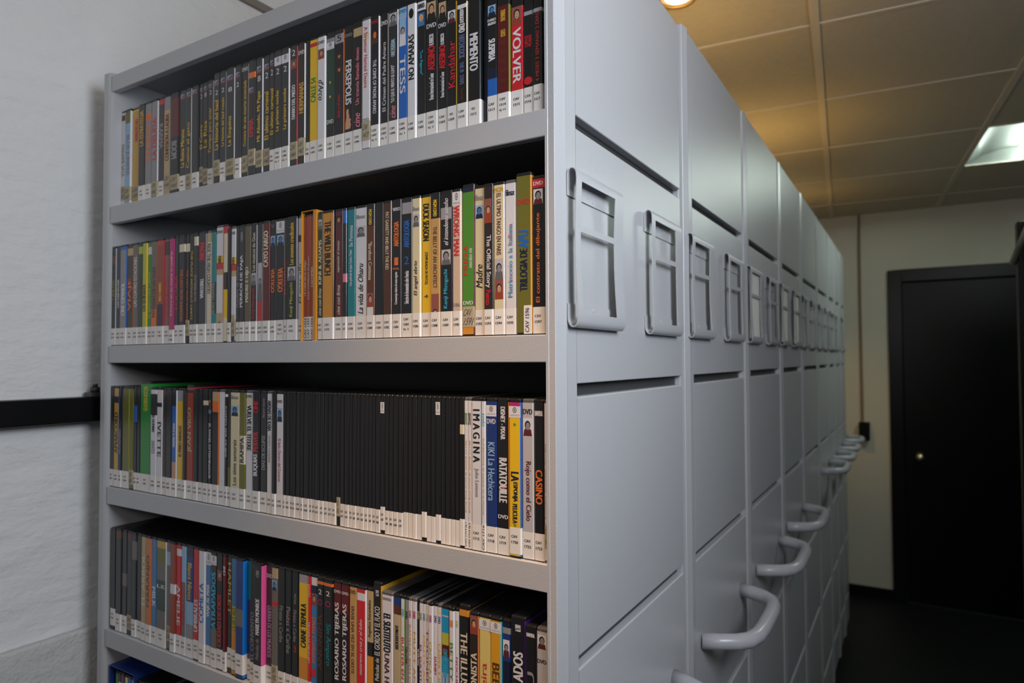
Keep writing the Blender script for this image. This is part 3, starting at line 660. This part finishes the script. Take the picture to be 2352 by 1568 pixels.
4|-345.9|-330.0|bk|.0-.3 dr|h .07 .1 wt DVD;u .2 .98 wt ROSARIO TIJERAS|W|s=dr
4|-330.0|-316.0|td||h .03 .07 br DVD;d .2 .9 br ERASE UNA VEZ EN EL OESTE|W|s=tn
4|-316.0|-298.1|rd|.04-.12 wt|u .32 .9 wt nazareno cruz y el lobo|W|s=wt
4|-298.1|-286.3|tn|.55-.7 dk;.7-1 od|u .1 .5 dg Angelitos Extraviados|W|
4|-286.3|-270.5|bk||u .05 .11 wt Ref. 29105;u .22 .72 wt EL GORDO Y EL FLACO;u .75 .98 wt Peliculas de|N|s=gd,h=.2
4|-270.5|-250.4|wt||h .03 .06 gy UNIVERSAL;d .22 .66 bk EL SUSTITUTO;d .68 .98 mr UNA HISTORIA|N|s=wt
4|-250.4|-236.9|sp|.0-.1 nb;.1-.2 br|d .33 .6 bk LA MALA EDUCACION|N|
4|-236.9|-229.5|wt||d .12 .2 cy DVD;d .45 .95 rd BUSTER EN EL OESTE|N|s=gr
4|-229.5|-223.6|gy||d .14 .22 bk DVD;d .55 .75 dg Calles al Hielo|N|
4|-223.6|-217.7|wt||d .12 .2 mg DVD;d .28 .95 gd BAMENO BIEN CON RICKY|N|
4|-217.7|-209.9|wt||d .12 .2 mg DVD;d .36 .95 gd MUTT AND JEFF|N|
4|-209.9|-205.0|bk||d .11 .2 cr DVD;d .56 .75 cr PETER PAN|N|
4|-205.0|-199.8|wt||d .12 .2 gr DVD;d .5 .95 mg EL GATITO GATO|N|
4|-199.8|-194.4|wt||d .12 .2 bl DVD;d .38 .95 yl MUTT AND JEFF|N|
4|-194.4|-189.1|wt||d .12 .2 yg DVD;d .3 .95 mg TOONERVILLE|N|
4|-189.1|-182.4|wt||d .12 .2 mg DVD;d .44 .95 yg CRITICA DE DANCE|N|
4|-182.4|-176.2|wt||d .12 .2 pu DVD;d .62 .85 rd GUNBY|N|s=wt
4|-176.2|-169.4|wt|.05-.09 cr|d .12 .2 bl DVD;d .45 .95 yl CASPER Y SUS AMIGOS|N|
4|-169.4|-155.9|cb|.3-.45 yg;.45-.6 dr;.8-1 lb|h .08 .1 wt STUDIO;d .5 .85 cy CONTENIDO ADICIONAL;h .85 .92 bl +|N|s=rb
4|-155.9|-148.0|wt||d .12 .2 or DVD;d .4 .95 gr BETTY BOOP|N|
4|-148.0|-142.6|wt||d .12 .2 yg DVD;d .58 .98 mg NOCHE DE MIEDO|N|
4|-142.6|-126.2|bk|.02-.1 od|d .3 .98 cr THE ILLUSIONIST|N|h=.196
4|-126.2|-111.7|db|.0-.25 FC|u .5 .98 cr EL ILUSIONISTA|N|s=sn
4|-111.7|-94.4|py|.02-.16 CI|u .6 .98 rd Chiqueira|N|
4|-94.4|-78.3|am|.02-.16 CI|d .56 .85 br BEE|N|s=cy
4|-78.3|-65.8|nb|.0-.06 nv;.06-.14 gy;.22-.45 FP;.5-1 nv||N|
4|-65.8|-44.8|bk||u .06 .14 wt Ref. 29083;u .4 .95 wt LOS CHIFLADOS|N|s=pu,h=.197
4|-44.8|-30.3|bk||h .05 .1 wt UNIVERSAL;u .55 .95 gy LA LU|N|
4|-30.3|-13.4|sv|.04-.22 FP|h .35 .4 bk DVD|N|
5|-935.4|-928.0|gr|||N|
5|-928.0|-919.9|pu|.08-.25 wt||N|
5|-919.9|-911.0|rb|||N|s=or
5|-911.0|-905.4|dg|||N|
5|-905.4|-895.8|cr|||N|
5|-895.8|-882.3|bl|||N|
5|-882.3|-865.9|GY|.06-.2 rd||N|
5|-865.9|-856.6|dg|||N|
5|-856.6|-845.1|yg|.0-.3 lg||N|s=lg
5|-845.1|-829.2|dg|||N|
5|-829.2|-813.6|dg|||N|
5|-813.6|-795.2|tn|||N|
5|-795.2|-786.4|wt|||N|
5|-786.4|-766.3|dg|||N|
5|-766.3|-749.4|nv|||N|'''
rows = {}
for ln in DATA.strip().split('\n'):
    f = ln.split('|'); rows.setdefault(int(f[0]), []).append(f)
ZR = {1: 1.8950, 2: 1.6290, 3: 1.3630, 4: 1.0970, 5: .8310}
NUM0 = {1: 1436, 2: 1518, 3: 1598, 4: 1724, 5: 1790}
def dvd(row, i, n, f):
    x0, x1 = float(f[1])/1000, float(f[2])/1000; base, bands, texts, stick = f[3], parse(f[4]), f[5], f[6]
    fl = dict(q.split('=') for q in f[7].split(',') if '=' in q)
    wd = x1-x0-.0007; H = float(fl.get('h', .19)); rng = random.Random(row*1000+i)
    x1 = min(x1, -.0152); wd = x1-x0-.0007; sety = float(fl['y']) if 'y' in fl else {1: .006, 2: .004, 3: .004, 4: .005, 5: .01}[row]+rng.uniform(-.0012, .0016)
    if row == 1 and i < 17: sety += .012
    if base == 'KB': sety = .0045+rng.uniform(-.0006, .0006)
    D = .137 if wd > .009 else .125
    name = 'dvd_case'
    # case body
    r = min(.0022, wd*.24); h = wd/2
    prof = spine_profile(wd, 0, D)
    b = MB(); nz = [(0, .0012), (.0012, 0), (H-.0016, 0), (H-.0004, .0008), (H, .002)]
    cx = 0
    rings = []
    for z, ins in nz:
        rings.append([((p[0]*(1-ins/h*.6)), p[1]+ins*(.9 if p[1] < D*.5 else -.5), z) for p in prof])
    L = len(prof); vs = [p for rg in rings for p in rg]
    fs = [(k*L+j, k*L+(j+1) % L, (k+1)*L+(j+1) % L, (k+1)*L+j) for k in range(len(rings)-1) for j in range(L)]
    cm = CASE if base not in ('wt', 'cr', 'cm', 'sv') or rng.random() < .55 else CASEC
    b.add(vs, fs, cm, False); b.add(vs, [tuple(range(L))[::-1], tuple(range((len(rings)-1)*L, len(rings)*L))], cm)
    o = b.build(name, loc=((x0+x1)/2, sety, ZR[row]))
    # printed insert
    zt, zb = H-.0045, .003; HS = zt-zb
    stk = f[6][:1]; HT = (zt-.034) if stk in ('W', 'V', 'H', 'B', 'G') else (zt-.030) if stk == 'T' else HS
    if row == 4 and i >= 30: vf = .86-.18*(i-30)/12 if i <= 42 else .63-.10*(i-43)/17 if i < 60 else .50; HT = HS*vf
    def Z(u):
        if u >= 1 and not (row == 4 and i >= 43): return zb
        if row == 4 and i >= 43 and u > .9: return zt-HS*min(.9, u*vf*1.45)
        if row == 4 and i >= 30 and u >= .99: return zb
        if row == 1 and i >= 44 and u < 1: u0 = (i-43)*.036; return zt-HT*(u0+u*(1-u0))
        return zt-HT*u if u < 1 else zb
    b = MB(); off = .00025
    cuts = sorted(set([0., 1.]+[max(0, min(1, q)) for bd in bands if bd[2] in PAL for q in bd[:2]]))
    pr = spine_profile(wd, off, D-.008, D-.006); pr[0] = (pr[0][0], .02) if base == 'KB' else pr[0]
    side = fl.get('s')
    def colat(u):
        c = base
        for a, bb, k in bands:
            if k in PAL and a <= u <= bb: c = k
        return c
    for ua, ub in zip(cuts[:-1], cuts[1:]):
        if ub-ua < 1e-4: continue
        c = colat((ua+ub)/2); m = ink(c); ms = ink(side) if side else m
        for j in range(len(pr)-1):
            p, q = pr[j], pr[j+1]
            b.add([(p[0], p[1], Z(ub)), (q[0], q[1], Z(ub)), (q[0], q[1], Z(ua)), (p[0], p[1], Z(ua))], [(0, 1, 2, 3)], ms if (j >= 7) else m, False)
    yy = -off-.00006; fw = h-r*.35
    for a, bb, k in bands:
        if k in PAL: continue
        za, zb_ = Z(bb), Z(a); hh = zb_-za; cz = (za+zb_)/2; q = min(fw, h*.86)
        if k == 'CI':
            quad(b, -h*.99, h*.99, za, zb_, yy-.00008, ink('wt')); oval(b, 0, cz+hh*.16, h*.34, hh*.26, yy-.00012, ink('gp'), 18, .68); oval(b, 0, cz+hh*.16, h*.12, hh*.12, yy-.00012, ink('gp'), 10)
            if row != 1 or i > 28: put_text(b, 'CINEMATECA', 'h', 0, za+hh*.14, za+hh*.26, h*.85, yy-.00012, ink('gp'), 0)
        elif k == 'FL':
            quad(b, -q*.8, q*.6, za, zb_, yy, ink('GY')); b.add([(-q*.7, yy-.00004, za+hh*.35), (q*.5, yy-.00004, za+hh*.4), (q*.5, yy-.00004, zb_-hh*.1), (-q*.2, yy-.00004, zb_-hh*.35)], [(0, 1, 2, 3)], ink('nb')); quad(b, -q*.75, q*.55, za, za+hh*.3, yy-.00004, ink('rb'))
        else:
            quad(b, -q*.9, q*.9, za, zb_, yy, ink(PBG[k])); s_, hr, cl = [ink(z_) for z_ in PHOTO[k]]
            rx = min(q*.5, hh*.3); rz = min(hh*.24, rx*1.35)
            b.add([(-q*.88, yy-.00003, za), (q*.88, yy-.00003, za), (q*.7, yy-.00003, cz-rz*.7), (0, yy-.00003, cz-rz*.2), (-q*.7, yy-.00003, cz-rz*.7)], [(0, 1, 2, 3, 4)], cl)
            oval(b, 0, cz+rz*.45, rx*1.18, rz*1.2, yy-.00006, hr); oval(b, rx*.08, cz+rz*.2, rx*.85, rz, yy-.00009, s_)
            for sx in (-1, 1): oval(b, sx*rx*.33+rx*.08, cz+rz*.38, rx*.13, rz*.09, yy-.00012, hr, 8)
            oval(b, rx*.08, cz-rz*.30, rx*.25, rz*.07, yy-.00012, ink('mr'), 8)
    tcol = None; yt = yy-.00012
    for e in [q for q in texts.split(';') if q.strip()]:
        dd, a, bb, c, txt = e.split(' ', 4); a, bb = float(a), min(float(bb), .98); m = ink(c)
        if dd in 'du':
            big = (bb-a)*HS/max(len(txt), 1)
            hw = min(h*.66, max(h*.38, big*.95)) if len(txt) < 22 else h*.4
            two = sum(1 for q in texts.split(';') if len(q.split(' ')) > 2 and q.split(' ')[0] in 'du' and abs(float(q.split(' ')[1])-a) < .06) > 1 and not ('Italiana' in txt)
            sx = 0
            if two: hw = h*.3; sx = h*.36*(1 if txt in ('PECADOS', 'naturaleza viva') else -1)
            put_text(b, txt, dd, sx, Z(bb), Z(a), hw, yt-(.00005 if c == 'cy' else 0), m, .03 if c == 'rd' and 'Italiana' in txt else (.014 if txt.isupper() and len(txt) < 18 else .004), .25 if txt[0].islower() or 'Gordo' in txt or txt in ('La vida de Oharu', 'El angel ebrio', 'El mas alla', 'Madre') else 0)
            if tcol is None or len(txt) > 12: tcol = c
        elif dd == 'h': put_text(b, txt, 'h', 0, Z(bb), Z(a), h*(.8 if len(txt) > 1 else .42), yt, m, .02)
        elif dd == 's':
            cz = (Z(a)+Z(bb))/2; rr = min(h*.42, HS*(bb-a)/2)
            P_ = [((rr if k % 2 == 0 else rr*.42)*math.sin(k*math.pi/5), yt, cz+(rr if k % 2 == 0 else rr*.42)*math.cos(k*math.pi/5)) for k in range(10)]
            b.add([(0, yt, cz)]+P_, [(0, 1+k, 1+(k+1) % 10) for k in range(10)], m)
        elif dd == 'r': oval(b, 0, (Z(a)+Z(bb))/2, h*.82 if c == 'rd' else h*.5, min(abs(Z(a)-Z(bb))/2, .011), yt+.00002-(.0004 if c == 'rd' else 0), m, 24, None if c in ('rd', 'or') else .85)
        elif dd == 'o': oval(b, 0, (Z(a)+Z(bb))/2, h*.55, abs(Z(a)-Z(bb))/2, yt, m, 20, .75 if c == 'mg' else None)
        elif dd == 'p':
            za, zb_ = Z(bb), Z(a); hh = zb_-za
            pts = [(-.8, 0), (.5, .02), (.7, .2), (.5, .35), (.75, .45), (.2, .52), (.3, .62), (.05, .75), (.1, .92), (-.3, 1), (-.6, .85), (-.5, .6), (-.8, .3)]
            b.add([(p_[0]*h*.85, yt, za+hh*p_[1]) for p_ in pts], [tuple(range(len(pts)))], m)
    b.build('spine_insert', o, fix=False)
    # shelf-mark sticker
    num = NUM0[row]+i if not (row == 3 and i >= 32) else 1630+i
    t0 = stick[:1]; rest = stick[1:]
    readable = None
    if t0 in 'WTHBVG':
        zb_ = float(fl.get('b', .0015)); hh = {'W': .0315, 'T': .027, 'H': .034, 'B': .033, 'V': .0315, 'G': .034}[t0]
        if t0 == 'T' : zb_ += rng.uniform(.006, .016)
        if t0 == 'W' and row == 1 and i < 30: hh = .033
        if fl.get('l'): hh = .024
        ms = STICKT if t0 == 'T' or rest == '1591' else STICK
        b = MB(); so = off+.00022
        if rest == '1591': ms = STICKT; hh = .026; zb_ = .012
        pr = spine_profile(wd, so, .006, .012)
        if t0 == 'G': pr = [(0, -so), (h*.98, -so), (h*.98, .008)]
        for j in range(len(pr)-1):
            p, q = pr[j], pr[j+1]; b.add([(p[0], p[1], zb_), (q[0], q[1], zb_), (q[0], q[1], zb_+hh), (p[0], p[1], zb_+hh)], [(0, 1, 2, 3)], ms, False)
        ys = -so-.00012; zt_ = zb_+hh
        parts = rest.split('/') if rest else []
        if t0 == 'W' and not parts: parts = [str(num)]
        if t0 in 'WV':
            s_ = .0040; cw = min(h*.62, .0044); top = zt_-.009 if len(parts) < 2 else zt_-.006
            lx = -h*.1
            for q, txt in enumerate(['VD' if t0 == 'V' else 'CAV']+parts):
                z1 = top-q*.0068; put_text(b, txt, 'h', lx+(.0004 if q else 0), z1-s_*.8, z1, cw*(.92 if q == 0 and t0 == 'W' else .62 if q == 0 else 1.0), ys, INKB, .012)
        elif t0 == 'T':
            put_text(b, 'CAV', 'h', -h*.1, zb_+hh*.55, zb_+hh*.85, h*.6, ys, INKH, .0, .2); put_text(b, str(num), 'h', 0, zb_+hh*.15, zb_+hh*.42, h*.7, ys, INKH, .0, .2)
        elif t0 == 'H' and rest == '1591':
            put_text(b, 'CAV', 'h', -h*.1, zb_+hh*.55, zb_+hh*.88, h*.62, ys, INKH, .0, .2); put_text(b, '1591', 'h', h*.1, zb_+hh*.1, zb_+hh*.45, h*.72, ys, INKH, .0, .2)
        elif t0 == 'H': put_text(b, 'CAV '+(rest.replace('/', ' ') if rest else str(num)), 'u', 0, zb_+.002, zt_-.002, h*.55, ys, INKH, .012, .15)
        elif t0 == 'G': put_text(b, 'CAV '+rest, 'u', h*.45, zb_+.002, zt_-.003, h*.26, ys, INKH, .006, .1)
        b.build('shelf_mark_sticker', o, fix=False)
        if parts and rest and int(parts[0]) > 1490 and t0 in 'WVHG': readable = ('VD ' if t0 == 'V' else 'CAV ')+' '.join(q.replace('Ej.', 'Ej. ').replace('  ', ' ') for q in parts)
        if rest == '1591': readable = 'CAV 1591'
    # words
    side_ = 'left' if i+1 <= n*.6 else 'right'; k = i+1 if side_ == 'left' else n-i
    place = (ordinal(k)+' from '+side_ if k > 1 else side_+'most')+' in the '+ROWN[row]+' row'
    bc = CW[base]; tw = (' with '+CW[tcol]+' lettering') if tcol and tcol in CW else ''
    q = fl.get('q')
    if base == 'KB' and not q:
        lab = 'plain black dvd case in the unbroken run of black cases, third row'
        if t0 == 'B': lab = 'plain black dvd case with blank white sticker, black run, third row'
        if t0 == 'T': lab = 'plain black case with torn tan sticker within the black run, third row'
    elif q == '2': lab = 'last plain black dvd case before the white ones, cream tape near its top'
    elif q == '1': lab = 'plain black case with round-crested white label near top, '+('left' if i < 60 else 'right')+' one of two'
    elif readable: lab = bc+' case'+tw.replace(' lettering', ' letters')+', '+place.replace(' in the', ' of the')+', marked '+readable.split(' Ej')[0]
    else: lab = bc+' dvd case'+tw+', '+place
    if len(lab.split()) > 16: lab = lab.replace(' with pale blue letters', '')
    tag(o, lab, 'dvd', ('plain black dvd cases in the third row' if base == 'KB' and not q else 'dvds in the '+ROWN[row]+' row'))
    return o
def slipcase(x0, x1, right, z, H, color, lab, sety=.001):
    b = MB(); m = ink(color); W = x1-x0; inner = ink('dg')
    b.box((0, 0, 0), (.0007, .14, H), m); b.box((W-right, 0, 0), (W, .14, H), m); b.box((.0007, 0, H-.0012), (W-right, .14, H), m); b.box((.0007, .1388, 0), (W-right, .14, H-.0012), m)
    tag(b.build('slipcase', loc=(x0, sety, z)), lab, 'slipcase')
for row, fs_ in rows.items():
    n = len(fs_)
    for i, f in enumerate(fs_):
        x0, x1 = float(f[1])/1000, float(f[2])/1000
        if row == 2 and i == 39:
            slipcase(float(fs_[36][1])/1000-.0010, x1-.0006, x1-x0-.001, ZR[2], .1935, 'od', 'orange cardboard slipcase holding three slim rust red dvd cases, second row'); continue
        dvd(row, i, n, f)
slipcase(float(rows[5][0][1])/1000-.012, float(rows[5][6][2])/1000+.0006, .0012, ZR[5], .2, 'nb', 'dark blue slipcase around the dvds at left end of the lowest visible row', .004)
